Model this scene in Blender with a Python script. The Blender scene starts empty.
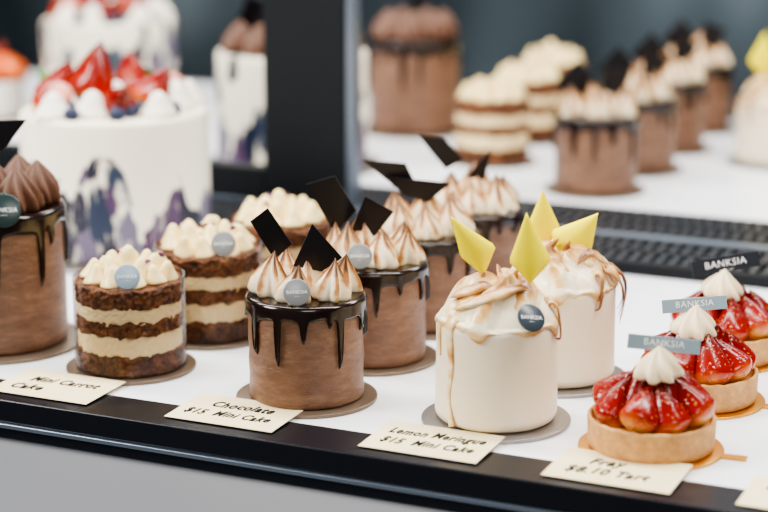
import bpy, bmesh, math, random
from mathutils import Vector, Matrix, noise
random.seed(7)
SC=bpy.context.scene
COL=SC.collection
pi=math.pi
YAW=math.radians(24.6)
try:
    SC.view_settings.look='AgX - Medium High Contrast'
except Exception: pass

# ---------------------------------------------------------------- materials
def mat(name, color=(.8,.8,.8), rough=.5, metal=0, coat=0, sss=0, ssc=None, spec=.5):
    m=bpy.data.materials.new(name); m.use_nodes=True
    b=m.node_tree.nodes['Principled BSDF']
    b.inputs['Base Color'].default_value=(*color,1)
    b.inputs['Roughness'].default_value=rough
    b.inputs['Metallic'].default_value=metal
    b.inputs['Coat Weight'].default_value=coat
    b.inputs['Coat Roughness'].default_value=.06
    b.inputs['Specular IOR Level'].default_value=spec
    if sss:
        b.inputs['Subsurface Weight'].default_value=sss
        b.inputs['Subsurface Radius'].default_value=ssc or (1,.6,.4)
        b.inputs['Subsurface Scale'].default_value=.004
    return m,m.node_tree,b
def N(nt,t,**k):
    n=nt.nodes.new(t)
    for a,v in k.items(): setattr(n,a,v)
    return n
def ramp(nt,stops,fac,interp='LINEAR'):
    r=N(nt,'ShaderNodeValToRGB'); cr=r.color_ramp; cr.interpolation=interp
    while len(cr.elements)<len(stops): cr.elements.new(.5)
    for e,(p,c) in zip(cr.elements,stops):
        e.position=p; e.color=(*c,1)
    nt.links.new(fac,r.inputs[0]); return r
def coords(nt,scale=(1,1,1),kind='Object'):
    tc=N(nt,'ShaderNodeTexCoord'); mp=N(nt,'ShaderNodeMapping'); mp.inputs['Scale'].default_value=scale
    nt.links.new(tc.outputs[kind],mp.inputs[0]); return mp.outputs[0]
def noi(nt,vec,scale,detail=3,rough=.5,dist=0):
    n=N(nt,'ShaderNodeTexNoise'); n.inputs['Scale'].default_value=scale; n.inputs['Detail'].default_value=detail
    n.inputs['Roughness'].default_value=rough; n.inputs['Distortion'].default_value=dist
    nt.links.new(vec,n.inputs['Vector']); return n.outputs[0]
def bump(nt,b,h,strength=.3,dist=.001):
    n=N(nt,'ShaderNodeBump'); n.inputs['Strength'].default_value=strength; n.inputs['Distance'].default_value=dist
    nt.links.new(h,n.inputs['Height']); nt.links.new(n.outputs[0],b.inputs['Normal'])
def m2(nt,op,a,bb):
    n=N(nt,'ShaderNodeMath',operation=op)
    for i,v in enumerate((a,bb)):
        if isinstance(v,(int,float)): n.inputs[i].default_value=v
        else: nt.links.new(v,n.inputs[i])
    return n.outputs[0]
def sepz(nt,kind):
    tc=N(nt,'ShaderNodeTexCoord'); s=N(nt,'ShaderNodeSeparateXYZ'); nt.links.new(tc.outputs[kind],s.inputs[0]); return s.outputs[2]

M={}
m,nt,b=mat('milk_buttercream',(.33,.17,.10),.38)
n=noi(nt,coords(nt,(1,1,3.2)),38,6,.70,.25); r=ramp(nt,[(.3,(.115,.050,.025)),(.52,(.178,.086,.047)),(.72,(.27,.145,.086))],n)
nt.links.new(r.outputs[0],b.inputs['Base Color']); bump(nt,b,n,.75,.0032); M['milk']=m
m,nt,b=mat('dark_ganache',(.011,.0043,.0028),.16,spec=.5); M['ganache']=m
m,nt,b=mat('dark_chocolate_plate',(.006,.0045,.0055),.3,spec=.4); M['darkplate']=m
m,nt,b=mat('chocolate_frosting',(.135,.060,.034),.5); n=noi(nt,coords(nt),150,3); bump(nt,b,n,.2,.0005); M['chocfrost']=m
def toast(name,lo,hi):
    m,nt,b=mat(name,(.9,.8,.65),.38,sss=.05)
    z=sepz(nt,'Generated'); n=noi(nt,coords(nt),70,3,.55)
    at=N(nt,'ShaderNodeAttribute',attribute_name='ridge')
    f=m2(nt,'ADD',m2(nt,'ADD',z,m2(nt,'MULTIPLY',m2(nt,'SUBTRACT',n,.5),1.1)),m2(nt,'MULTIPLY',at.outputs['Fac'],.30))
    r=ramp(nt,[(lo,(.88,.77,.57)),(lo+(hi-lo)*.25,(.77,.53,.26)),(lo+(hi-lo)*.50,(.44,.20,.065)),(hi,(.08,.030,.013))],f)
    nt.links.new(r.outputs[0],b.inputs['Base Color']); return m
M['toast']=toast('toasted_meringue_kiss',.24,.90)
m,nt,b=mat('toasted_meringue_swirl',(.9,.8,.65),.28,sss=.08)
v=coords(nt,(1,1,1.3)); n=noi(nt,v,70,5,.6,1.0); nb=noi(nt,v,24,2,.5,.4)
at=N(nt,'ShaderNodeAttribute',attribute_name='ridge')
f=m2(nt,'ADD',m2(nt,'ADD',at.outputs['Fac'],m2(nt,'MULTIPLY',m2(nt,'SUBTRACT',n,.5),.8)),m2(nt,'MULTIPLY',m2(nt,'SUBTRACT',nb,.465),2.1))
r=ramp(nt,[(.05,(.88,.78,.58)),(.25,(.83,.61,.31)),(.50,(.62,.33,.11)),(.95,(.19,.07,.024))],f)
nt.links.new(r.outputs[0],b.inputs['Base Color']); M['mtop']=m
m,nt,b=mat('white_meringue_frosting',(.86,.75,.57),.40,sss=.1); n=noi(nt,coords(nt,(1,1,4)),20,2); bump(nt,b,n,.15,.0015); M['whitefrost']=m
m,nt,b=mat('white_buttercream',(.85,.80,.71),.45,sss=.05); M['whitecream']=m
m,nt,b=mat('cream_cheese_frosting',(.87,.69,.34),.36,sss=.05); M['cream']=m
m,nt,b=mat('whipped_cream',(.86,.70,.46),.40,sss=.05); M['whip']=m
m,nt,b=mat('cream_filling',(.79,.60,.32),.5,sss=.05); n=noi(nt,coords(nt,(1,1,2)),120,4); bump(nt,b,n,.5,.0015); M['filling']=m
m,nt,b=mat('carrot_sponge',(.2,.08,.03),.55)
v=coords(nt); n=noi(nt,v,260,4,.8); n2=noi(nt,v,80,3,.6); nn=m2(nt,'ADD',m2(nt,'MULTIPLY',n,.6),m2(nt,'MULTIPLY',n2,.4)); r=ramp(nt,[(.38,(.020,.005,.002)),(.46,(.11,.033,.010)),(.56,(.24,.085,.025)),(.66,(.48,.22,.075))],nn)
nt.links.new(r.outputs[0],b.inputs['Base Color']); bump(nt,b,nn,1,.007); M['sponge']=m
m,nt,b=mat('cake_board_card',(.17,.125,.09),.3,metal=.4); M['board']=m
m,nt,b=mat('gold_board',(.72,.36,.07),.3,metal=.9); M['gold']=m
m,nt,b=mat('silver_board',(.30,.285,.27),.3,metal=.7); M['silver']=m
m,nt,b=mat('yellow_chocolate',(1.0,.84,.008),.5,spec=.2); M['yellow']=m
for k,c in (('grey',(.22,.23,.235)),('blue',(.28,.37,.45)),('navy',(.035,.05,.065)),('teal',(.015,.035,.035)),('pale',(.25,.33,.38)),('black',(.008,.011,.018))):
    m,nt,b=mat('plaque_'+k,c,.3); M['pl_'+k]=m
m,nt,b=mat('plaque_lettering_white',(.9,.9,.9),.5); M['ink_w']=m
m,nt,b=mat('handwriting_ink',(.002,.002,.003),.7,spec=.2); M['ink']=m
m,nt,b=mat('tag_paper',(.80,.72,.54),.7); n=noi(nt,coords(nt),60,3); r=ramp(nt,[(.3,(.80,.67,.40)),(.7,(.86,.74,.48))],n); nt.links.new(r.outputs[0],b.inputs['Base Color']); M['paper']=m
m,nt,b=mat('tart_crust',(.7,.42,.19),.65); n=noi(nt,coords(nt),110,5,.65)
r=ramp(nt,[(.3,(.46,.22,.075)),(.6,(.62,.34,.125)),(.8,(.75,.47,.21))],n); nt.links.new(r.outputs[0],b.inputs['Base Color']); bump(nt,b,n,.35,.0008); M['crust']=m
m,nt,b=mat('custard',(.45,.17,.04),.3); M['custard']=m
def strawm(name):
    m,nt,b=mat(name,(.4,.01,.01),.20,spec=.42)
    tc=N(nt,'ShaderNodeTexCoord'); vo=N(nt,'ShaderNodeTexVoronoi'); vo.inputs['Scale'].default_value=300; nt.links.new(tc.outputs['Object'],vo.inputs['Vector'])
    seed=ramp(nt,[(.16,(1,1,1)),(.22,(0,0,0))],vo.outputs['Distance'])
    n=noi(nt,tc.outputs['Object'],60,3)
    z=sepz(nt,'Generated'); f=m2(nt,'ADD',z,m2(nt,'MULTIPLY',m2(nt,'SUBTRACT',n,.5),.34))
    base=ramp(nt,[(.03,(.72,.36,.09)),(.15,(.50,.075,.010)),(.27,(.27,.006,.002)),(1,(.105,.0012,.0010))],f)
    mx=N(nt,'ShaderNodeMix',data_type='RGBA'); nt.links.new(seed.outputs[0],mx.inputs[0]); nt.links.new(base.outputs[0],mx.inputs[6]); mx.inputs[7].default_value=(.50,.18,.02,1)
    nt.links.new(mx.outputs[2],b.inputs['Base Color'])
    bh=ramp(nt,[(.1,(0,0,0)),(.40,(1,1,1))],vo.outputs['Distance']); bump(nt,b,bh.outputs[0],.4,.0008); return m
M['straw']=strawm('strawberry_skin')
m,nt,b=mat('orange_fruit',(.75,.14,.015),.3); M['orange']=m
m,nt,b=mat('blueberry_skin',(.012,.02,.06),.5); M['blueb']=m
m,nt,b=mat('pink_macaron',(.68,.27,.21),.5); M['pink']=m
m,nt,b=mat('green_leaf',(.06,.17,.03),.5); M['green']=m
m,nt,b=mat('violet_petal',(.11,.03,.09),.6); M['petal']=m
def painted_mat(name,zw,thr,lfa=2.4):
    m,nt,b=mat(name,(.9,.88,.84),.4)
    v=coords(nt,(1,1,.40))
    wn=N(nt,'ShaderNodeTexNoise'); wn.inputs['Scale'].default_value=55; wn.inputs['Detail'].default_value=5; nt.links.new(v,wn.inputs['Vector'])
    va=N(nt,'ShaderNodeVectorMath',operation='MULTIPLY_ADD'); nt.links.new(wn.outputs[1],va.inputs[0]); va.inputs[1].default_value=(.024,.024,.020); nt.links.new(v,va.inputs[2])
    vo=N(nt,'ShaderNodeTexVoronoi'); vo.inputs['Scale'].default_value=50; nt.links.new(va.outputs[0],vo.inputs['Vector'])
    z=sepz(nt,'Generated')
    cs=N(nt,'ShaderNodeSeparateColor'); nt.links.new(vo.outputs['Color'],cs.inputs[0])
    lf=noi(nt,coords(nt,(1,1,.3)),20,2,.5)
    on=m2(nt,'ADD',m2(nt,'ADD',m2(nt,'MULTIPLY',cs.outputs[0],.40 if lfa>2 else .9),m2(nt,'MULTIPLY',z,zw)),m2(nt,'MULTIPLY',m2(nt,'SUBTRACT',lf,.5),lfa))
    onm=ramp(nt,[(thr,(1,1,1)),(min(thr+.05,1),(0,0,0))],on)
    dm=ramp(nt,[(.64,(1,1,1)),(.82,(0,0,0))],vo.outputs['Distance'])
    cc=ramp(nt,[(0,(.006,.011,.030)),(.22,(.020,.035,.07)),(.40,(.075,.025,.075)),(.56,(.14,.13,.19)),(.70,(.015,.04,.055)),(.86,(.012,.011,.026))],cs.outputs[1],'LINEAR')
    mk=m2(nt,'MULTIPLY',onm.outputs[0],dm.outputs[0])
    st=noi(nt,coords(nt,(1,1,.25)),120,3,.6); mk2=m2(nt,'MULTIPLY',mk,ramp(nt,[(.28,(.4,.4,.4)),(.40,(1,1,1))],st).outputs[0])
    mx=N(nt,'ShaderNodeMix',data_type='RGBA'); nt.links.new(mk2,mx.inputs[0]); mx.inputs[6].default_value=(.84,.78,.64,1); nt.links.new(cc.outputs[0],mx.inputs[7])
    nt.links.new(mx.outputs[2],b.inputs['Base Color']); return m
M['painted']=painted_mat('painted_buttercream',1.35,.92)
M['painted2']=painted_mat('painted_buttercream_full',.35,.62,.8)
m,nt,b=mat('white_deck',(.86,.87,.90),.28); n=noi(nt,coords(nt),6,3); r=ramp(nt,[(.3,(.84,.86,.91)),(.7,(.90,.91,.95))],n); nt.links.new(r.outputs[0],b.inputs['Base Color']); M['deck']=m
m,nt,b=mat('black_rail',(.005,.006,.010),.28,spec=.35); M['rail']=m
m,nt,b=mat('steel_trim',(.20,.24,.30),.3,metal=.7); M['steel']=m
m,nt,b=mat('grey_panel',(.33,.34,.37),.4); n=noi(nt,coords(nt,(1,1,1)),2,3); r=ramp(nt,[(.3,(.36,.37,.40)),(.7,(.48,.48,.51))],n); nt.links.new(r.outputs[0],b.inputs['Base Color']); M['panel']=m
m,nt,b=mat('dark_post',(.0085,.010,.012),.5,spec=.15); M['post']=m
m,nt,b=mat('grille_metal',(.006,.007,.009),.5,spec=.2); M['grille']=m
m,nt,b=mat('grille_slat_metal',(.05,.055,.065),.35,metal=.2); M['slat']=m
m,nt,b=mat('wall_paint',(.05,.08,.095),.6)
n=noi(nt,coords(nt,(1,1,.4)),1.6,2,.5); r=ramp(nt,[(.35,(.045,.062,.072)),(.5,(.12,.155,.175)),(.66,(.38,.45,.48))],n); nt.links.new(r.outputs[0],b.inputs['Base Color']); M['wall']=m
m,nt,b=mat('floor_concrete',(.12,.14,.15),.5); n=noi(nt,coords(nt),3,4); r=ramp(nt,[(.3,(.16,.18,.19)),(.7,(.30,.33,.35))],n); nt.links.new(r.outputs[0],b.inputs['Base Color']); M['floor']=m
m=bpy.data.materials.new('clear_acetate'); m.use_nodes=True; nt=m.node_tree; nt.nodes.clear()
o_=N(nt,'ShaderNodeOutputMaterial'); tr=N(nt,'ShaderNodeBsdfTransparent'); gl=N(nt,'ShaderNodeBsdfGlossy'); gl.inputs['Roughness'].default_value=.08
fz=N(nt,'ShaderNodeFresnel'); fz.inputs[0].default_value=1.34; ms=N(nt,'ShaderNodeMixShader')
nt.links.new(m2(nt,'MULTIPLY',fz.outputs[0],.75),ms.inputs[0]); nt.links.new(tr.outputs[0],ms.inputs[1]); nt.links.new(gl.outputs[0],ms.inputs[2]); nt.links.new(ms.outputs[0],o_.inputs[0]); M['acetate']=m

# ---------------------------------------------------------------- object helpers
def mesh(name,verts,faces,mt,smooth=True,ridge=None):
    me=bpy.data.meshes.new(name); me.from_pydata([tuple(v) for v in verts],[],faces); me.materials.append(mt)
    bm=bmesh.new(); bm.from_mesh(me); bmesh.ops.recalc_face_normals(bm,faces=bm.faces); bm.to_mesh(me); bm.free()
    if smooth: me.polygons.foreach_set('use_smooth',[True]*len(me.polygons))
    if ridge:
        at=me.attributes.new('ridge','FLOAT','POINT'); at.data.foreach_set('value',ridge)
    me.update(); return me
def put(name,me,parent=None,loc=(0,0,0),rot=(0,0,0),scale=1,label=None):
    o=bpy.data.objects.new(name,me); COL.objects.link(o)
    o.location=loc; o.rotation_euler=rot; o.scale=(scale,)*3 if isinstance(scale,(int,float)) else scale
    if parent: o.parent=parent
    if label: o['label']=label
    return o
def root(name,loc,rotz,label,category,group=None):
    e=bpy.data.objects.new(name,None); e.empty_display_size=.02; COL.objects.link(e)
    e.location=loc; e.rotation_euler=(0,0,rotz); e['label']=label; e['category']=category
    if group: e['group']=group
    return e
def lathe(name,prof,mt,seg=96,fn=None,smooth=True):
    vs=[];fs=[]; n=len(prof)
    for (r,z) in prof:
        for i in range(seg):
            a=2*pi*i/seg; rr,zz=(r,z) if fn is None else fn(r,z,a)
            vs.append((rr*math.cos(a),rr*math.sin(a),zz))
    for j in range(n-1):
        for i in range(seg):
            k=(i+1)%seg; fs.append((j*seg+i,j*seg+k,(j+1)*seg+k,(j+1)*seg+i))
    fs.append(tuple(range(seg-1,-1,-1))); fs.append(tuple((n-1)*seg+i for i in range(seg)))
    return mesh(name,vs,fs,mt,smooth)
def rprof(R,z0,z1,rd=.003,n=5,mm=6):
    p=[(.001,z0),(R*.6,z0),(R-rd,z0)]
    for i in range(1,n+1):
        a=pi/2*i/n; p.append((R-rd+rd*math.sin(a),z0+rd-rd*math.cos(a)))
    for i in range(1,mm): p.append((R,z0+rd+(z1-z0-2*rd)*i/mm))
    for i in range(0,n+1):
        a=pi/2*i/n; p.append((R-rd+rd*math.cos(a),z1-rd+rd*math.sin(a)))
    p+= [(R*.6,z1),(.001,z1)]
    return p
def swirl(name,r,h,mt,lobes=6,amp=.3,twist=1.2,seg=None,rings=22,power=1.15,tipbend=.10,round_=0):
    seg=seg or (lobes*8); vs=[];fs=[];rg=[]
    for j in range(rings+1):
        t=j/rings
        e=r*((1-t)**power)*(.86+1.44*t*(1-t))*(1 if t>.08 else .85+.15*t/.08)
        if round_: e=r*(max(0,1-t**round_)**.5*.55+.45*(1-t))*(1-.25*math.sin(pi*t)**2*t)*(1 if t>.1 else .8+.2*t/.1)
        for i in range(seg):
            a=2*pi*i/seg
            c=(.5+.5*math.cos(lobes*a+twist*2*pi*t))**.8
            rr=e*(1-amp*(1-.4*t)*c); q=1-2*c
            bend=tipbend*r*math.sin(t*2.4)
            vs.append((rr*math.cos(a)+bend*t,rr*math.sin(a),h*t)); rg.append(q)
    for j in range(rings):
        for i in range(seg):
            k=(i+1)%seg; fs.append((j*seg+i,j*seg+k,(j+1)*seg+k,(j+1)*seg+i))
    fs.append(tuple(range(seg-1,-1,-1))); fs.append(tuple(rings*seg+i for i in range(seg)))
    return mesh(name,vs,fs,mt,True,rg)
def drip(name,R,H,mt,seedv,nd=15,base=.010,lmin=.006,lmax=.026,seg=480,wdeg=4.2):
    rnd=random.Random(seedv); ds=[]
    for i in range(nd):
        ds.append((2*pi*(i+rnd.uniform(-.4,.4))/nd, lmin+(lmax-lmin)*rnd.random()**1.3, math.radians(wdeg*rnd.uniform(.7,1.4))))
    def L(a):
        best=0
        for c,l,w in ds:
            d=(a-c+pi)%(2*pi)-pi
            best=max(best,l*math.exp(-abs(d/w)**3.4)+.003*math.exp(-abs(d/(w*2))**2))
        return base*(1+.15*math.sin(3*a+seedv)+.1*math.sin(7*a))+best,best
    th=.0022; rd=.004
    vs=[];fs=[]
    def ring(f):
        for i in range(seg):
            a=2*pi*i/seg; rr,zz=f(a); vs.append((rr*math.cos(a),rr*math.sin(a),zz))
    cnt=0
    for rr in (.001,R*.4,R*.75,R-.004):
        ring(lambda a,rr=rr:(rr,H+th+.0004*math.sin(5*a)*rr/R)); cnt+=1
    for i in range(1,6):
        q=pi/2*i/5; ring(lambda a,q=q:(R-rd+th+rd*math.sin(q),H+th-rd+rd*math.cos(q))); cnt+=1
    for i in range(1,17):
        v=i/16
        def f(a,v=v):
            l,bst=L(a)
            prof=(1-v**7)**.5 if v<1 else 0
            bulge=1+ .5*min(1,bst/.01)*math.exp(-((v-.88)/.1)**2)
            return (R-.0008+(th+.0008)*prof*bulge, H+th-rd-v*l)
        ring(f); cnt+=1
    for j in range(cnt-1):
        for i in range(seg):
            k=(i+1)%seg; fs.append((j*seg+i,j*seg+k,(j+1)*seg+k,(j+1)*seg+i))
    fs.append(tuple(range(seg-1,-1,-1))); fs.append(tuple((cnt-1)*seg+i for i in range(seg)))
    return mesh(name,vs,fs,mt)
def plate(name,pts,mt,th=.0016,shear=0.0,curve=0):
    n=len(pts); vs=[]
    for s in (-.5,.5):
        for x,z in pts: vs.append((x,s*th+shear*x+curve*(x*x+z*z),z))
    fs=[tuple(range(n)),tuple(range(2*n-1,n-1,-1))]
    for i in range(n):
        k=(i+1)%n; fs.append((i,k,n+k,n+i))
    return mesh(name,vs,fs,mt,False)
def tube(name,pts,rad,mt,seg=12,flat=1.0,r0=.2,r1=.9,edge=.25,pinch=0):
    cv=[Vector(p) for p in pts]; out=[];ro=[]; n=len(cv)
    for i in range(n-1):
        p0=cv[max(i-1,0)];p1=cv[i];p2=cv[i+1];p3=cv[min(i+2,n-1)]
        for s in range(7):
            t=s/7; out.append(.5*((2*p1)+(-p0+p2)*t+(2*p0-5*p1+4*p2-p3)*t*t+(-p0+3*p1-3*p2+p3)*t**3)); ro.append(rad[i]*(1-t)+rad[i+1]*t)
    out.append(cv[-1]);ro.append(rad[-1])
    vs=[];fs=[];rg=[]
    for i,p in enumerate(out):
        d=(out[min(i+1,len(out)-1)]-out[max(i-1,0)]).normalized()
        u=d.cross(Vector((p.x,p.y,.001)).normalized())
        if pinch: u=Vector((0,0,1)).cross(d)
        if u.length<1e-4: u=d.orthogonal()
        u.normalize(); w=d.cross(u)
        for k in range(seg):
            a=2*pi*k/seg
            cr=max(0,math.sin(a))**8 if pinch else 0
            fl=1+pinch*cr
            jj=1+.13*noise.noise(p*160+Vector((math.cos(a),math.sin(a),0))) if pinch else 1
            vs.append(p+u*math.cos(a)*ro[i]*jj+w*math.sin(a)*ro[i]*flat*fl*jj)
            rg.append(r0+(r1-r0)*(i/len(out))+(edge*abs(math.cos(a))**4 if not pinch else edge*cr))
    for j in range(len(out)-1):
        for i in range(seg):
            k=(i+1)%seg; fs.append((j*seg+i,j*seg+k,(j+1)*seg+k,(j+1)*seg+i))
    fs.append(tuple(range(seg-1,-1,-1))); fs.append(tuple((len(out)-1)*seg+i for i in range(seg)))
    return mesh(name,vs,fs,mt,True,rg)
def box(name,x0,x1,y0,y1,z0,z1,mt,bev=0):
    bm=bmesh.new(); bmesh.ops.create_cube(bm,size=1)
    for v in bm.verts: v.co=Vector(((x0+x1)/2+v.co.x*(x1-x0),(y0+y1)/2+v.co.y*(y1-y0),(z0+z1)/2+v.co.z*(z1-z0)))
    if bev: bmesh.ops.bevel(bm,geom=list(bm.edges),offset=bev,segments=3,affect='EDGES',profile=.5)
    me=bpy.data.meshes.new(name); bm.to_mesh(me); bm.free(); me.materials.append(mt); return me
_tc={}
def text(s,size,mt,shear=0,wob=0,extr=.0001,align='CENTER',space=1,bold=0,width=None):
    key=(s,size,mt.name,wob,width)
    if key in _tc: return _tc[key]
    cu=bpy.data.curves.new('t','FONT'); cu.body=s; cu.size=size; cu.align_x=align; cu.align_y='CENTER'; cu.shear=shear; cu.extrude=extr; cu.space_character=space; cu.resolution_u=3; cu.offset=bold
    o=bpy.data.objects.new('t',cu); COL.objects.link(o); bpy.context.view_layer.update()
    dg=bpy.context.evaluated_depsgraph_get(); me=bpy.data.meshes.new_from_object(o.evaluated_get(dg))
    bpy.data.objects.remove(o)
    if width:
        xs=[v.co.x for v in me.vertices]; k=width/(max(xs)-min(xs)); x0=min(xs)
        for v in me.vertices: v.co.x=(v.co.x-x0)*k
    if wob:
        for v in me.vertices: v.co.y+=wob*math.sin(v.co.x*170+len(s))+wob*.5*math.sin(v.co.x*390)
    me.materials.clear(); me.materials.append(mt); _tc[key]=me; return me

K_TOAST=[swirl('toasted_kiss',.0208,.0380,M['toast'],n_,.46,t,power=p_) for n_,t,p_ in ((6,.35,.98),(5,.6,.92),(6,.15,1.05))]
K_CREAM=[swirl('cream_dollop',.0123,.0205,M['cream'],5,.05,t,round_=1.85,tipbend=.25) for t in (.2,.5)]
K_WHITE=swirl('white_dollop',.02,.024,M['whitecream'],7,.2,.8,round_=1.8)
K_CHOC=swirl('chocolate_swirl',.0235,.038,M['chocfrost'],9,.42,.8,power=.72,rings=26)
ROSE=swirl('cream_rosette',.0205,.024,M['whip'],7,.36,.7,power=.85)
BOARD=lathe('cake_board',rprof(.0555,0,.003,.0008,3),M['board'],96)
BODY_R=.0448
BODY=lathe('chocolate_body',rprof(BODY_R,.003,.083,.003,5,24),M['milk'],110,lambda r,z,a:(r*(1+.016*noise.noise(Vector((math.cos(a)*2.5,math.sin(a)*2.5,z*75)))),z))
DRIPS=[drip('ganache_drip',BODY_R+.0005,.083,M['ganache'],s,15,.0080,.003,.038,480,2.4) for s in (3,8,11,21)]
DISC=lathe('disc',[(.0005,-.0007),(.0100,-.0007),(.0108,-.0003),(.0108,.0003),(.0100,.0007),(.0005,.0007)],M['pl_grey'],48)
DISCS={}
for k in ('grey','blue','navy','teal','black'):
    d=DISC.copy(); d.materials.clear(); d.materials.append(M['pl_'+k]); DISCS[k]=d

def disc(rt,x,y,z,col,tilt=-.3,rz=0,lettered=True,sc=.95,roll=0):
    p=put('logo_plaque',DISCS[col],rt,(x,y,z),(pi/2+tilt,roll,rz),sc,label={'grey':'round silver-grey plaque','blue':'round pale blue plaque','navy':'round dark slate plaque','teal':'round dark plaque','black':'round black plaque'}[col])
    if lettered:
        put('lettering',text('BANKSIA',.0041,M['ink_w'],space=1.02),p,(0,0,.0009))
        put('lettering',text('-----',.0025,M['ink_w']),p,(0,-.003,.0009))
    return p
def shard(rt,base,S,px,y,mt,shear=0,name='chocolate_shard'):
    pts=[((x-base[0])/S,(base[1]-yy-y*S*.3)/(S*.955)) for x,yy in px]
    cx=sum(p[0] for p in pts)/len(pts); cz=sum(p[1] for p in pts)/len(pts)
    return put(name,plate(name,[(a-cx,b-cz) for a,b in pts],mt,.0018,shear),rt,(cx,y,cz))
def curved_shard(rt,base,S,tip,left,right,bot,y,mt,bend):
    P=[((x-base[0])/S,(base[1]-yy-y*S*.3)/(S*.955)) for x,yy in (tip,left,right,bot)]
    T,L,R,B=[Vector((p[0],p[1])) for p in P]
    cx=(T.x+L.x+R.x+B.x)/4; cz=(T.y+L.y+R.y+B.y)/4
    K=14; vs=[];fs=[]
    def row(k):
        t=k/K
        if t<.62:
            u=t/.62; return T.lerp(L,u),T.lerp(R,u)
        u=(t-.62)/.38; return L.lerp(B,u),R.lerp(B,u)
    C=6
    for sgn in (-.5,.5):
        for k in range(K+1):
            a,b_=row(k)
            for c in range(C+1):
                p=a.lerp(b_,c/C); w=(c/C-.5)
                vs.append((p.x-cx, sgn*.0018+bend*(w*w*4*(a-b_).length)+bend*.9*((k/K-.5)**2)*.05+.15*(p.x-cx), p.y-cz))
    n=(K+1)*(C+1)
    for k in range(K):
        for c in range(C):
            i=k*(C+1)+c; fs.append((i,i+1,i+C+2,i+C+1)); fs.append((n+i,n+i+C+1,n+i+C+2,n+i+1))
    rim=[c for c in range(C+1)]+[k*(C+1)+C for k in range(1,K+1)]+[K*(C+1)+c for c in range(C-1,-1,-1)]+[k*(C+1) for k in range(K-1,0,-1)]
    for i in range(len(rim)):
        a,b_=rim[i],rim[(i+1)%len(rim)]; fs.append((a,b_,n+b_,n+a))
    return put('chocolate_shard',mesh('yellow_shard',vs,fs,mt,True),rt,(cx,y,cz),label='bright yellow chocolate shard')

def choc_cake(x,y,label,dv=0,shards=(),d=None,group='mini chocolate drip cakes',base=None,S=1,rz=0,lettered=True,seed=0,sc=1):
    rt=root('mini_chocolate_cake',(x,y,0),YAW,label,'cake',group); rt.scale=(sc,)*3
    put('cake_board',BOARD,rt); put('cake_body',BODY,rt,rot=(0,0,rz)); put('ganache_drip',DRIPS[dv],rt,rot=(0,0,rz))
    rnd=random.Random(seed)
    for n_,rad,off in ((6,.0290,.2+rz),(1,.002,.5+rz)):
        for i in range(n_):
            a=2*pi*i/n_+off
            put('meringue_kiss',K_TOAST[i%3],rt,(rad*math.cos(a),rad*math.sin(a),.0845),(rnd.uniform(-.16,.16),rnd.uniform(-.16,.16),rnd.uniform(0,6)),rnd.uniform(.80,1.0)*(1.25 if rad<.02 else 1))
    for px,yy,sh in shards: shard(rt,base,S,px,yy,M['darkplate'],sh)
    if d: disc(rt,*d[:3],d[3],lettered=lettered,rz=d[4] if len(d)>4 else 0)
    return rt

choc_cake(-.648,1.270,'milk chocolate mini cake with toasted meringue kisses and grey plaque',dv=0,
  shards=[([(257,224),(274,212),(297,247),(280,262)],.010,.2),([(318,229),(347,260),(327,274),(299,270)],-.006,-.2)],
  d=(-.005,-.0440,.0965,'grey',.12),base=(311,397),S=1267,seed=1)
choc_cake(-.647,1.390,'chocolate drip mini cake with tall black shards and grey plaque',dv=1,
  shards=[([(308,187),(336,180),(357,214),(336,236)],.012,.2),([(366,202),(394,215),(373,242),(352,236)],-.006,-.3)],
  d=(-.010,-.0430,.098,'grey',.1),base=(373,358),S=1187,seed=2,rz=.6)
choc_cake(-.648,1.506,'chocolate drip mini cake standing behind two like it, black shards',dv=2,
  shards=[([(361,163),(404,168),(414,187),(394,190)],.012,.2),([(388,184),(448,187),(426,206),(402,200)],-.004,-.2)],
  base=(425,325),S=1118,seed=3,rz=1.4)
choc_cake(-.647,1.620,'rearmost chocolate drip mini cake of the row, leaning black shards',dv=3,
  shards=[([(412,140),(438,144),(458,165),(440,174)],.012,.2),([(460,184),(484,156),(478,186)],-.004,-.2)],
  base=(470,298),S=1061,seed=4,rz=2.2)
for i,(x,y) in enumerate(((-.702,2.142),(-.698,2.290),(-.704,2.450),(-.712,2.62))):  # solid copies in place of the chocolate row's reflection in the mirrored doors
    choc_cake(x,y,'mirror reflection of a chocolate drip mini cake, built as a solid copy',dv=i,
      shards=[([(-48,-112),(-22,-138),(6,-108),(-12,-96)],.004,.2),([(6,-132),(34,-122),(22,-98),(4,-104)],-.010,-.2)],
      base=(0,0),S=1000,seed=10+i,rz=i*1.1+.3,group='mirrored chocolate cakes',sc=1.09)

def layer(name,R,z0,z1,mt,amp,sd,wav=0):
    return lathe(name,rprof(R,z0,z1,min(.003,(z1-z0)*.3),4,10),mt,220,lambda r,z,a:(r*(1+amp*noise.noise(Vector((math.cos(a)*12+sd,math.sin(a)*12,z*380)))),z+(wav*noise.noise(Vector((math.cos(a)*4+sd,math.sin(a)*4,2))) if r>.03 else 0)))
CL=[('sponge_layer',layer('sponge',.0430,.003,.0215,M['sponge'],.065,1)),('cream_layer',layer('filling',.0422,.0190,.0375,M['filling'],.03,2,.005)),
    ('sponge_layer',layer('sponge',.0428,.0355,.0485,M['sponge'],.065,3,.004)),('cream_layer',layer('filling',.0421,.0465,.0610,M['filling'],.03,4,.005)),
    ('sponge_layer',layer('sponge',.0433,.0590,.0760,M['sponge'],.065,5,.002))]
CB=lathe('cake_board',rprof(.0535,0,.003,.0008,3),M['board'],96)
COLLAR=lathe('acetate_collar',[(.0458,.0035),(.0458,.079)],M['acetate'],120)
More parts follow.
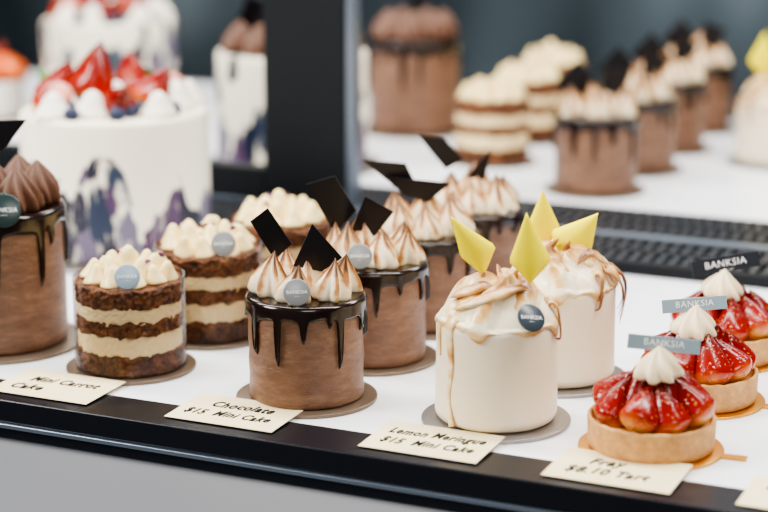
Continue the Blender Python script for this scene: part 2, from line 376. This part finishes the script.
bm=bmesh.new(); bm.from_mesh(COLLAR); bmesh.ops.delete(bm,geom=[f for f in bm.faces if len(f.verts)>4],context='FACES_ONLY'); bm.to_mesh(COLLAR); bm.free()
PETAL=plate('petal',[(-.003,0),(-.001,.0022),(.003,.0015),(.0034,-.0008),(0,-.0018)],M['petal'],.0005)
def carrot(x,y,label,rz=0,d=None,seed=0,group='mini carrot cakes',collar=True,sc=1):
    rt=root('mini_carrot_cake',(x,y,0),YAW,label,'cake',group); rt.scale=(sc,)*3
    put('cake_board',CB,rt)
    for nm,me in CL: put(nm,me,rt,rot=(0,0,rz))
    if collar: put('clear_collar',COLLAR,rt)
    rnd=random.Random(seed)
    for n_,rad,off,zz,s in ((10,.0310,0,.0755,.95),(5,.0165,.3,.0765,1.12),(1,.0,.3,.080,1.3)):
        for i in range(n_):
            a=2*pi*i/n_+off+rz
            put('cream_dollop',K_CREAM[i%2],rt,(rad*math.cos(a),rad*math.sin(a),zz),(rnd.uniform(-.2,.2),rnd.uniform(-.2,.2),rnd.uniform(0,6)),s*rnd.uniform(.82,1.0))
    for i in range(7):
        a=rnd.uniform(0,6.28); r_=rnd.uniform(0,.032)
        put('dried_petal',PETAL,rt,(r_*math.cos(a),r_*math.sin(a),.0970-.15*r_),(rnd.uniform(-1.2,1.2),rnd.uniform(-1,1),rnd.uniform(0,6)),rnd.uniform(.8,1.3))
    if d: disc(rt,*d[:3],d[3],rz=.1)
    return rt
carrot(-.817,1.283,'mini carrot cake with cream layers, piped dollops and pale blue plaque',0,(.004,-.037,.086,'blue'),1)
carrot(-.808,1.398,'layered mini carrot cake with cream dollops and purple petals',1.0,(.016,-.036,.087,'grey'),2,sc=1.03)
carrot(-.801,1.520,'layered mini carrot cake standing behind two others',2.0,None,3,sc=1.03)
for i,(x,y) in enumerate(((-.884,2.265),(-.900,2.44),(-.925,2.61))):  # carrot row as reflected by the mirrored doors, added as solid cakes
    carrot(x,y,'mirror reflection of a layered carrot cake, built as a solid copy',i*1.3,None,20+i,'mirrored carrot cakes',False,1.1)

# ------------ lemon meringue cakes
LB=lathe('lemon_body',rprof(.0455,.003,.084,.008,8,12),M['whitefrost'],96,lambda r,z,a:(r*(1+.008*noise.noise(Vector((math.cos(a)*1.5,math.sin(a)*1.5,z*30)))+ (.02*(1-z/.08)**2)),z))
LBOARD=lathe('cake_board',rprof(.0565,0,.003,.0008,3),M['silver'],96)
def cyl(a,r,z): return (r*math.cos(a),r*math.sin(a),z)
def capz(t,a,sd):
    ca,sa=math.cos(a),math.sin(a); u=min(1,t)
    big=noise.noise(Vector((t*ca*2.2+sd*3,t*sa*2.2,7)))
    return .0820+.025*(1-u**2.4)+.008*big*(1-.6*u**4)
def mering(sd,sg=1):
    seg=260; rings=80; vs=[];fs=[];rg=[]
    for j in range(rings+1):
        t=j/rings
        for i in range(seg):
            a=2*pi*i/seg; ca,sa=math.cos(a),math.sin(a)
            en=noise.noise(Vector((ca*2.4+sd,sa*2.4,9)))
            ef=noise.noise(Vector((ca*7+sd,sa*7,3)))
            Rm=.0440+.0026*en+.0008*ef
            wx,wy=t*ca,t*sa
            w=1.6*noise.noise(Vector((wx*1.8+sd,wy*1.8,1)))
            ph=((3*a*sg+t*5.5+w*2)/(2*pi))%1.0
            s=ph/.76 if ph<.76 else 1-(ph-.76)/.24
            s=s*s*(3-2*s)
            if t<.86:
                u=t/.86; r=Rm*u
                z=capz(u,a,sd)+.0100*s*min(1,u*2+.3)*(1-.6*u**4)
                q=s**3*.50-.12
            else:
                u=(t-.86)/.14; q_=u*pi
                dr=.0030+.0020*ef+.018*max(0,en)**1.1
                r=Rm+.0024*math.sin(min(q_,pi*.62))
                z=capz(1,a,sd)+.0100*s*.4*(1-u)-dr*u
                q=.0+.42*u
            vs.append((r*ca,r*sa,z)); rg.append(q)
    for j in range(rings):
        for i in range(seg):
            k=(i+1)%seg; fs.append((j*seg+i,j*seg+k,(j+1)*seg+k,(j+1)*seg+i))
    fs.append(tuple(range(seg-1,-1,-1)))
    return mesh('meringue_swirl',vs,fs,M['mtop'],True,rg)
MT=[mering(2.3),mering(7.1,-1)]
def folds(sd,sg,cs):
    rnd=random.Random(sd); L=[]
    for k in range(4):
        a0=2*pi*k/4+rnd.uniform(-.35,.35); ln=sg*rnd.uniform(1.0,1.9); rr=.0105*rnd.uniform(.85,1.15); top=rnd.uniform(.104,.112)
        pts=[cyl(a0+ln*s,.028*(1-s)**.9+.007+.004*rnd.random()*s,.0880+(top-.0880)*s**.9) for s in (0,.22,.45,.7,.9)]
        p=Vector(pts[-1]); pts.append((p.x+rnd.uniform(-.008,.008),p.y+rnd.uniform(-.008,.008),p.z+.010))
        L.append(tube('meringue_fold',pts,[.0015,rr*.8,rr*1.02,rr*.8,rr*.4,.0004],M['mtop'],24,.7,-.12,.55,.5,.3))
    for k in range(3):
        a0=rnd.uniform(0,2*pi); ln=sg*rnd.uniform(1.2,2.2); t0=rnd.uniform(.75,.95); t1=rnd.uniform(.25,.6)
        pts=[]
        for s in (0,.2,.4,.6,.8,1):
            t=t0+(t1-t0)*math.sin(s*pi*.75)**1.2; a=a0+ln*s
            pts.append(cyl(a,.0445*t,capz(t,a,cs)+.0045))
        L.append(tube('meringue_band',pts,[.001,.0055,.0070,.0062,.0040,.0005],M['mtop'],20,.5,-.05,.6,.5,.5))
    return L
FOLDS=[folds(3,1,2.3),folds(9,-1,7.1)]
def lemon(x,y,label,v,curls,drips_,shards=(),d=None,base=(0,0),S=1000,group='mini lemon meringue cakes'):
    rt=root('mini_lemon_meringue_cake',(x,y,0),YAW,label,'cake',group)
    put('cake_board',LBOARD,rt); put('cake_body',LB,rt); put('meringue_swirl',MT[v],rt)
    for f_ in FOLDS[v]: put(f_.name.split('.')[0],f_,rt)
    for pts,rd in curls: put('meringue_curl',tube('meringue_curl',pts,rd,M['mtop'],10,.4,.25,.8),rt)
    for pts,rd in drips_: put('meringue_drip',tube('meringue_drip',pts,rd,M['mtop'],12,.35,-.05,.30,.2),rt)
    for t_,l_,r_,b_,yy,bd in shards: curved_shard(rt,base,S,t_,l_,r_,b_,yy,M['yellow'],bd)
    if d: disc(rt,*d[:3],d[3],tilt=-.65,rz=.35,sc=1.0,roll=.15)
    return rt
dl=math.radians(-142)
front_drip=[([cyl(dl,.041,.087),cyl(dl-.03,.0458,.078),cyl(dl+.03,.0460,.052),cyl(dl-.01,.0463,.026),cyl(dl+.10,.0478,.006)],[.007,.0044,.0026,.0016,.0036]),
            ([cyl(dl-.35,.041,.086),cyl(dl-.36,.0458,.078),cyl(dl-.31,.0458,.056)],[.006,.0038,.0010])]
def curl(a,z1,R2=.055,w=.0024,a2=0):
    return ([cyl(a,.034,.094),cyl(a,.043,.093),cyl(a+a2*.4,R2-.003,.084),cyl(a+a2*.8,R2-.001,.070),cyl(a+a2,R2-.005,z1)],[.005,w*1.6,w,w*.7,.0005])
lemon(-.4925,1.279,'white lemon meringue mini cake with toasted swirl and yellow shards',0,
  [curl(math.radians(-12),.070,.050,.0020,-.2)],front_drip,
  shards=[((449,222),(459,262),(494,253),(482,280),-.006,.25),((521,221),(505,268),(547,268),(526,288),-.020,.25)],
  d=(.0215,-.0455,.0925,'navy'),base=(496,420),S=1320)
lemon(-.487,1.401,'lemon meringue mini cake with curling toasted ribbons and yellow shards',1,
  [curl(math.radians(a),z,R_,.0020,s) for a,z,R_,s in ((-8,.045,.055,.2),(-26,.054,.053,.3),(6,.050,.054,-.2),(-45,.066,.050,-.2),(-16,.06,.052,.1))],[],
  shards=[((539,195),(522,236),(558,234),(540,254),.006,.25),((592,220),(546,237),(586,264),(562,276),-.010,.25)],
  base=(556,378),S=1231)
for i,(x,y) in enumerate(((-.550,2.40),(-.560,2.58))):  # reflected lemon cakes, modelled as solid objects beyond the mirror plane
    lemon(x,y,'mirror reflection of a white lemon meringue cake with yellow shards, solid copy',i,[curl(math.radians(200),.05),curl(math.radians(225),.055)],[],
      shards=[((-14,-162),(-34,-126),(2,-122),(-14,-104),0,.25),((14,-146),(2,-112),(30,-110),(14,-96),.006,.25)],base=(0,0),S=1000,group='mirrored lemon cakes')

# ------------ tarts
def tprof():
    p=[(.001,0),(.0425,0),(.0450,.0015)]
    p+=[(.0458+.0001*i,.005+.0038*i) for i in range(5)]
    p+=[(.0464,.0220),(.0457,.0235),(.0440,.0235),(.0430,.0220),(.0420,.016),(.001,.0155)]
    return p
CR=lathe('tart_crust',[(r,z+.002) for r,z in tprof()],M['crust'],120,lambda r,z,a:(r*(1+.003*noise.noise(Vector((math.cos(a)*5,math.sin(a)*5,z*60)))),z+ (.0009*noise.noise(Vector((math.cos(a)*8,math.sin(a)*8,3))) if z>.02 else 0)))
CU=lathe('custard_filling',[(.001,.017),(.0424,.017),(.0424,.0210),(.035,.0225),(.001,.023)],M['custard'],72)
def berry(sd):
    seg=56; K=28; vs=[]; fs=[]
    for i in range(K+1):
        t=i/K
        if t<.26: r=math.sin(pi/2*(t/.26))**.6
        else:
            u=(t-.26)/.74; r=(1-u**1.45)**.92*(1-.05*math.sin(pi*u))
        r=max(r*.0158,.0003); z=.040*t
        for k in range(seg):
            a=2*pi*k/seg
            rr=r*(1+.12*noise.noise(Vector((math.cos(a)*1.2+sd,math.sin(a)*1.2,z*40))))
            vs.append((rr*math.cos(a),rr*math.sin(a)*.92,z))
    for j in range(K):
        for i in range(seg):
            k=(i+1)%seg; fs.append((j*seg+i,j*seg+k,(j+1)*seg+k,(j+1)*seg+i))
    fs.append(tuple(range(seg-1,-1,-1))); fs.append(tuple(K*seg+i for i in range(seg)))
    return mesh('strawberry',vs,fs,M['straw'])
STRAWS=[berry(s) for s in (1,5,9)]; STRAW=STRAWS[0]
def orient(o,zdir,out):
    z=Vector(zdir).normalized(); y=-Vector(out); y=(y-z*y.dot(z)).normalized(); x=y.cross(z)
    o.rotation_euler=Matrix((x,y,z)).transposed().to_euler()
GB=lathe('gold_board',rprof(.0525,0,.002,.0006,2),M['gold'],96); TAB=box('board_tab',-.011,.011,-.0045,.0045,0,.0018,M['gold'],.0004)
def tart(x,y,label,rz,plq,cream=(0,0),seed=0):
    rt=root('strawberry_tart',(x,y,0),YAW,label,'tart','glazed strawberry tarts')
    put('gold_board',GB,rt); put('board_tab',TAB,rt,(.0545,-.022,0),(0,0,-.35))
    put('tart_crust',CR,rt,rot=(0,0,rz)); put('custard_filling',CU,rt)
    rnd=random.Random(seed)
    nb=8
    for i in range(nb):   # outer ring: distinct berries leaning in, stem shoulders over the rim
        a=2*pi*i/nb+rz+rnd.uniform(-.05,.05)
        s=rnd.uniform(.94,1.06); ca,sa=math.cos(a),math.sin(a)
        tw=rnd.uniform(-.2,.2); lean=(.85,.45)[(i+seed)%2]; rad=(.0400,.0360)[(i+seed)%2]
        o=put('glazed_strawberry',STRAWS[i%3],rt,(rad*ca,rad*sa,.0245 if lean>.6 else .0205),scale=s); orient(o,(-ca*lean-sa*tw,-sa*lean+ca*tw,1),(ca,sa,0))
    for i in range(4):    # inner, upright
        a=2*pi*i/4+rz+.4
        put('glazed_strawberry',STRAWS[i%3],rt,(.0135*math.cos(a),.0135*math.sin(a),.0230),(0,0,a),.98)
    cx,cy,cz=cream
    put('cream_rosette',ROSE,rt,(cx,cy,cz),(.1,-.1,rz))
    px,py,pz,w,h,rol,colr,s=plq
    pl=box('plaque',-w/2,w/2,-h/2,h/2,-.0006,.0006,M['pl_'+colr],.0003)
    p=put('name_plaque',pl,rt,(px,py,pz),(pi/2-.2,rol,0),label='pale blue rectangular plaque' if colr=='pale' else 'navy rectangular plaque')
    put('lettering',text('BANKSIA',s,M['ink_w'],space=1.1),p,(0,.0005,.0008))
    if colr!='pale': put('lettering',text('M A K E   A R T',s*.22,M['ink_w']),p,(0,-.0052,.0008))
    return rt
tart(-.3675,1.266,'strawberry tart with cream rosette and pale blue plaque beside price cards',.30,(.006,-.006,.0800,.052,.0105,.10,'pale',.0068),(.002,-.010,.0570),1)
tart(-.368,1.392,'glazed strawberry tart with cream rosette and pale plaque, middle one',.9,(-.006,-.006,.0785,.050,.0105,-.08,'pale',.0068),(-.006,-.008,.0555),2)
tart(-.379,1.516,'glazed strawberry tart with dark navy plaque standing in its cream',1.5,(-.003,-.004,.0815,.056,.0130,-.17,'black',.0080),(-.006,-.007,.0545),3)

# ------------ large chocolate cakes
BIGR=.059; BIGH=.120
BB=lathe('big_body',rprof(BIGR,.003,BIGH,.004,5,20),M['milk'],110)
BD=drip('ganache_drip',BIGR,BIGH,M['ganache'],5,15,.012,.008,.05,520,2.6)
BBO=lathe('cake_board',rprof(.0735,0,.003,.0008,3),M['board'],110)
def bigchoc(x,y,label,d=True,rz=0,sc=1):
    rt=root('chocolate_drip_cake',(x,y,0),YAW,label,'cake','large chocolate drip cakes'); rt.scale=(sc,)*3
    put('cake_board',BBO,rt); put('cake_body',BB,rt); put('ganache_drip',BD,rt,rot=(0,0,rz))
    for i in range(7):
        a=2*pi*i/7+.15; put('chocolate_swirl',K_CHOC,rt,(.0365*math.cos(a),.0365*math.sin(a),BIGH+.0015),(0,0,a*2))
    put('chocolate_swirl',K_CHOC,rt,(0,0,BIGH+.002))
    shard(rt,(-6,344),1155,[(-22,134),(34,134),(16,156),(-8,178)],-.02,M['darkplate'],.2)
    if d: disc(rt,.0205,-.055,.128,'teal',sc=1.3,rz=.1)
    return rt
bigchoc(-.961,1.300,'large milk chocolate cake with dark drip and piped chocolate swirls')
bigchoc(-1.07,2.440,'mirror reflection of the large chocolate drip cake, built as a solid copy',False,2,1.08)  # reflection of the front large chocolate cake, added as geometry

# ------------ large painted cakes
PBD=lathe('painted_body',rprof(.0965,.004,.149,.006,6),M['painted'],140)
PBD2=PBD.copy(); PBD2.materials.clear(); PBD2.materials.append(M['painted2'])
PBO=lathe('cake_board',rprof(.115,0,.004,.001,3),M['silver'],120)
BLU=lathe('blueberry',[(.0006,0),(.004,.0008),(.0062,.003),(.007,.0065),(.0062,.010),(.0045,.0122),(.003,.0125),(.0022,.0116),(.0005,.0114)],M['blueb'],28)
MAC=lathe('macaron',[(.001,0),(.013,0),(.0155,.002),(.016,.005),(.0148,.006),(.0142,.007),(.0145,.0085),(.0148,.0095),(.016,.0105),(.0155,.0135),(.013,.0158),(.001,.0165)],M['pink'],48)
LEAF=plate('mint_leaf',[(0,0),(.005,.004),(.006,.010),(.003,.016),(0,.019),(-.003,.015),(-.005,.009),(-.004,.003)],M['green'],.0006)
def painted(x,y,label,rz=0,choc=False,full=False):
    rt=root('painted_layer_cake',(x,y,0),YAW,label,'cake','large white painted cakes')
    put('cake_board',PBO,rt); put('cake_body',PBD2 if full else PBD,rt,rot=(0,0,rz))
    T=.149
    if choc:
        for i in range(9):
            a=2*pi*i/9; put('chocolate_swirl',K_CHOC,rt,(.068*math.cos(a),.068*math.sin(a),T-.001),(0,0,a*2),1.1)
        for i in range(3):
            a=pi+i*.7-.4; put('chocolate_shard',plate('chocolate_shard',[(-.018,-.005),(.014,-.012),(.02,.022),(-.006,.034)],M['darkplate'],.002,.1),rt,(.055*math.cos(a),.055*math.sin(a),T+.034),(0,.2*i,.3*i))
        return rt
    for k,(x_,y_,z_,s,rx,ry) in enumerate(((-.062,-.015,0,1.45,.35,-.35),(-.024,-.006,.010,1.6,-.2,.1),(.030,-.024,.002,1.4,.5,.5),(-.040,.035,0,1.4,-.5,.2),(.018,.030,.0,1.55,-.4,.3),(-.072,-.040,0,1.15,.7,-.6),(.006,-.040,.004,1.2,.9,.2))):
        put('strawberry',STRAWS[k%3],rt,(x_,y_,T-.002+z_),(rx,ry,x_*50),s)
    for (x_,y_,s) in ((-.052,-.060,1.1),(.062,-.006,1.3),(.072,.028,1.1),(.0,-.008,1.3),(-.045,.065,1.2),(.035,.065,1.2),(.052,-.052,1.1),(-.014,-.054,1.15),(-.044,-.022,1.0)):
        put('white_dollop',K_WHITE,rt,(x_,y_,T-.001),(0,0,x_*90),s)
    for (x_,y_,z_) in ((-.034,-.046,.0),(-.028,-.076,.0),(.020,-.060,.0),(.030,-.048,.0),(.068,-.040,0),(.010,-.078,0),(.042,-.034,.0)):
        put('blueberry',BLU,rt,(x_,y_,T-.001+z_),(.4,.3,x_*70),1.15)
    put('macaron',MAC,rt,(.052,.018,T+.016),(1.2,.4,.5)); put('macaron',MAC,rt,(-.046,-.034,T+.016),(1.1,-.3,-.3),.8)
    for i,(x_,y_) in enumerate(((-.07,.01),(.0,.01),(.042,.03))):
        put('mint_leaf',LEAF,rt,(x_,y_,T+.02),(-.5,.4*(i-1),i*1.3),1.2)
    return rt
painted(-1.055,1.640,'large white cake with dark brushstroke sides topped with strawberries and blueberries',.3)
painted(-1.508,2.337,'mirror reflection of a white painted berry cake, built as a solid copy',2.0,False,True)  # a cake reflected in the left mirror pane, added as a solid object
painted(-1.104,2.130,'mirror reflection of a white brushstroke cake with chocolate top, solid copy by dark post',4.1,True,True)  # stands in for the big white cake's mirror reflection
rt=root('fruit_topped_cake',(-1.702,2.285,0),YAW,'low white cake piled with orange and red fruit','cake')
put('cake_board',CB,rt,scale=1.32); put('cake_body',lathe('fruit_cake_body',rprof(.064,.004,.055,.005,5),M['whitecream'],90),rt)
OR=lathe('orange_segment',[(.0005,0),(.010,.002),(.016,.008),(.016,.014),(.010,.020),(.0005,.022)],M['orange'],30)
rnd=random.Random(4)
for i in range(18):
    a=i*2.4; r_=.0125*math.sqrt(i)
    zz=.053+.018*(1-i/18)
    if i%3==0: put('strawberry',STRAW,rt,(r_*math.cos(a),r_*math.sin(a),zz),(rnd.uniform(-.5,.5),rnd.uniform(-.5,.5),a),1.2)
    else: put('orange_segment',OR,rt,(r_*math.cos(a),r_*math.sin(a),zz),(rnd.uniform(-.7,.7),rnd.uniform(-.7,.7),a),1.3)

# ------------ price tags
def tag(x,y,rz,lines,label):
    rt=root('price_tag',(x,y,.0025),rz,label,'price tag','handwritten price tags')
    rt.rotation_euler=(.030,0,rz)
    put('card',box('card',-.0460,.0460,-.0290,.0290,0,.0006,M['paper'],.0002),rt)
    for s,lx,ly,sz,w_ in lines:
        put('handwriting',text(s,sz,M['ink'],.3,.0004,.00030,align='LEFT',bold=.00022,space=1.12,width=w_),rt,(lx,ly,.0007),(0,0,.02))
tag(-.838,1.2060,.0,[('Mini Carrot',-.028,.007,.0150,.062),('Cake',-.034,-.012,.0150,.028)],'cream price card handwritten Mini Carrot Cake')
tag(-.6765,1.2065,.0,[('Chocolate',-.024,.009,.0155,.052),('$15  Mini Cake',-.038,-.010,.0145,.072)],'cream price card handwritten Chocolate Mini Cake')
tag(-.5140,1.2065,.0,[('Lemon Meringue',-.037,.009,.0150,.075),('$15  Mini Cake',-.036,-.010,.0145,.072)],'cream price card handwritten Lemon Meringue Mini Cake')
tag(-.3730,1.2045,.0,[('Fray',-.022,.008,.0155,.026),('$8.10 Tart',-.034,-.010,.0155,.060)],'cream price card handwritten Fray Tart')
tag(-.2360,1.2045,.0,[('Mini',-.034,.009,.0150,.024)],'cream price card at the end of the ledge')

# ------------ display case pieces
def thing(name,me,label,cat,group=None):
    o=put(name,me); o['label']=label; o['category']=cat
    if group: o['group']=group
    return o
thing('display_deck',box('deck',-3,1.2,1.211,2.72,-.02,0,M['deck']),'glossy white display case deck carrying all the cakes, far part its mirror reflection','display shelf')  # slab runs past the mirror plane to double as the deck's reflection
fr=root('front_rail',(0,0,0),0,'black ledge rail with steel strip along the display front','rail')
put('ledge',box('front_ledge',-3,1.2,1.163,1.2105,-.018,.0006,M['rail'],.0015),fr)
put('steel_trim',box('steel_trim',-3,1.2,1.160,1.21,-.0215,-.018,M['steel'],.0006),fr,label='blue-grey steel strip')
put('lower_rail',box('lower_rail',-3,1.2,1.163,1.21,-.031,-.0215,M['rail'],.001),fr,label='black lower rail')
thing('counter_panel',box('front_panel',-3,1.2,1.166,1.20,-.95,-.031,M['panel']),'smooth grey counter front panel below the black rail','counter')
thing('mirrored_front_rail',box('mirrored_front_rail',-3,1.2,2.72,2.78,-.03,.002,M['rail'],.002),'mirror reflection of the black front rail, built solid at the far deck edge','rail')  # solid stand-in for the front rail seen reflected in the mirror
def grille(y0,y1):
    vs=[];fs=[];sl=[]
    def bx(x0,x1,a,b_,z0,z1,s=False):
        n=len(vs); vs.extend([(x0,a,z0),(x1,a,z0),(x1,b_,z0),(x0,b_,z0),(x0,a,z1),(x1,a,z1),(x1,b_,z1),(x0,b_,z1)])
        for f in ((0,3,2,1),(4,5,6,7),(0,1,5,4),(1,2,6,5),(2,3,7,6),(3,0,4,7)): fs.append(tuple(n+i for i in f)); sl.append(s)
    x0,x1=-1.8,.3
    bx(x0,x1,y0,y1,0,.002)
    for a,b_ in ((y0,y0+.014),((y0+y1)/2-.005,(y0+y1)/2+.005),(y1-.014,y1)): bx(x0,x1,a,b_,.002,.012)
    x=x0
    while x<x1:
        bx(x,x+.0055,y0+.010,y1-.010,.002,.0115,True); x+=.0135
    me=mesh('vent_grille',vs,fs,M['grille'],False); me.materials.append(M['slat'])
    for p,s in zip(me.polygons,sl): p.material_index=1 if s else 0
    return me
thing('vent_grille',grille(1.755,1.866),'mirror reflection of the black slotted air vent, built as a solid copy','air vent','vent grilles')
thing('vent_grille',grille(1.892,2.0),'mirror reflection of the black slotted air vent, built as a solid copy','air vent','vent grilles')  # mirror image of the first grille, added as a second solid one
df=root('door_frame',(-.95,1.877,0),0,'dark metal sliding door post with bottom rail','door frame')
def dput(n,x0,x1,y0,y1,z0,z1,mt,bv,lab): put(n,box(n,x0+.95,x1+.95,y0-1.877,y1-1.877,z0,z1,mt,bv),df,label=lab)
dput('track',-3,1.2,1.868,1.884,0,.013,M['steel'],.001,'steel door track')
dput('post',-1.004,-.902,1.867,1.891,.013,1.1,M['post'],.003,'dark metal post')
dput('edge_strip',-.902,-.893,1.869,1.889,.013,1.1,M['steel'],.001,'steel edge strip')
dput('bottom_rail',-3,-1.004,1.868,1.890,.013,.05,M['post'],.002,'dark bottom rail')

# ------------ room
def struct(name,me):
    o=put(name,me); o['kind']='structure'; return o
struct('floor',box('floor',-6,4,-2,6,-1.0,-.95,M['floor']))
struct('wall_back',box('wall_back',-6,4,6,6.1,-.95,2.2,M['wall']))
struct('wall_left',box('wall_left',-6.1,-6,-2,6,-.95,2.2,M['wall']))
struct('wall_right',box('wall_right',4,4.1,-2,6,-.95,2.2,M['wall']))

# ------------ light
def area(loc,rot,sx,sy,e,c=(1,1,1)):
    l=bpy.data.lights.new('area_light','AREA'); l.shape='RECTANGLE'; l.size=sx; l.size_y=sy; l.energy=e; l.color=c
    o=bpy.data.objects.new('area_light',l); COL.objects.link(o); o.location=loc; o.rotation_euler=rot; return o
area((-.7,1.42,.95),(.05,0,0),2.2,.10,32,(1,.975,.93))
area((-.9,2.4,1.0),(-.1,0,0),2.4,.3,35,(1,.98,.94))
area((-2.0,.3,1.3),(math.radians(50),0,math.radians(-50)),.7,.6,57,(1,.975,.93))
area((.4,-.4,1.1),(math.radians(62),0,math.radians(28)),.8,.5,17,(1,.95,.88))
area((-.5,4.6,1.9),(math.radians(60),0,0),4,1,75,(.92,.97,1))
w=bpy.data.worlds.new('world'); SC.world=w; w.use_nodes=True
bg=w.node_tree.nodes['Background']; bg.inputs[0].default_value=(.94,.95,.97,1); bg.inputs[1].default_value=.24

cam=bpy.data.cameras.new('camera'); co=bpy.data.objects.new('camera',cam); COL.objects.link(co)
cam.lens=1900*36/768; co.location=(0,0,.456); co.rotation_euler=(pi/2-math.radians(13.5),0,YAW)
cam.dof.use_dof=True; cam.dof.focus_distance=1.45; cam.dof.aperture_fstop=3.5
SC.camera=co
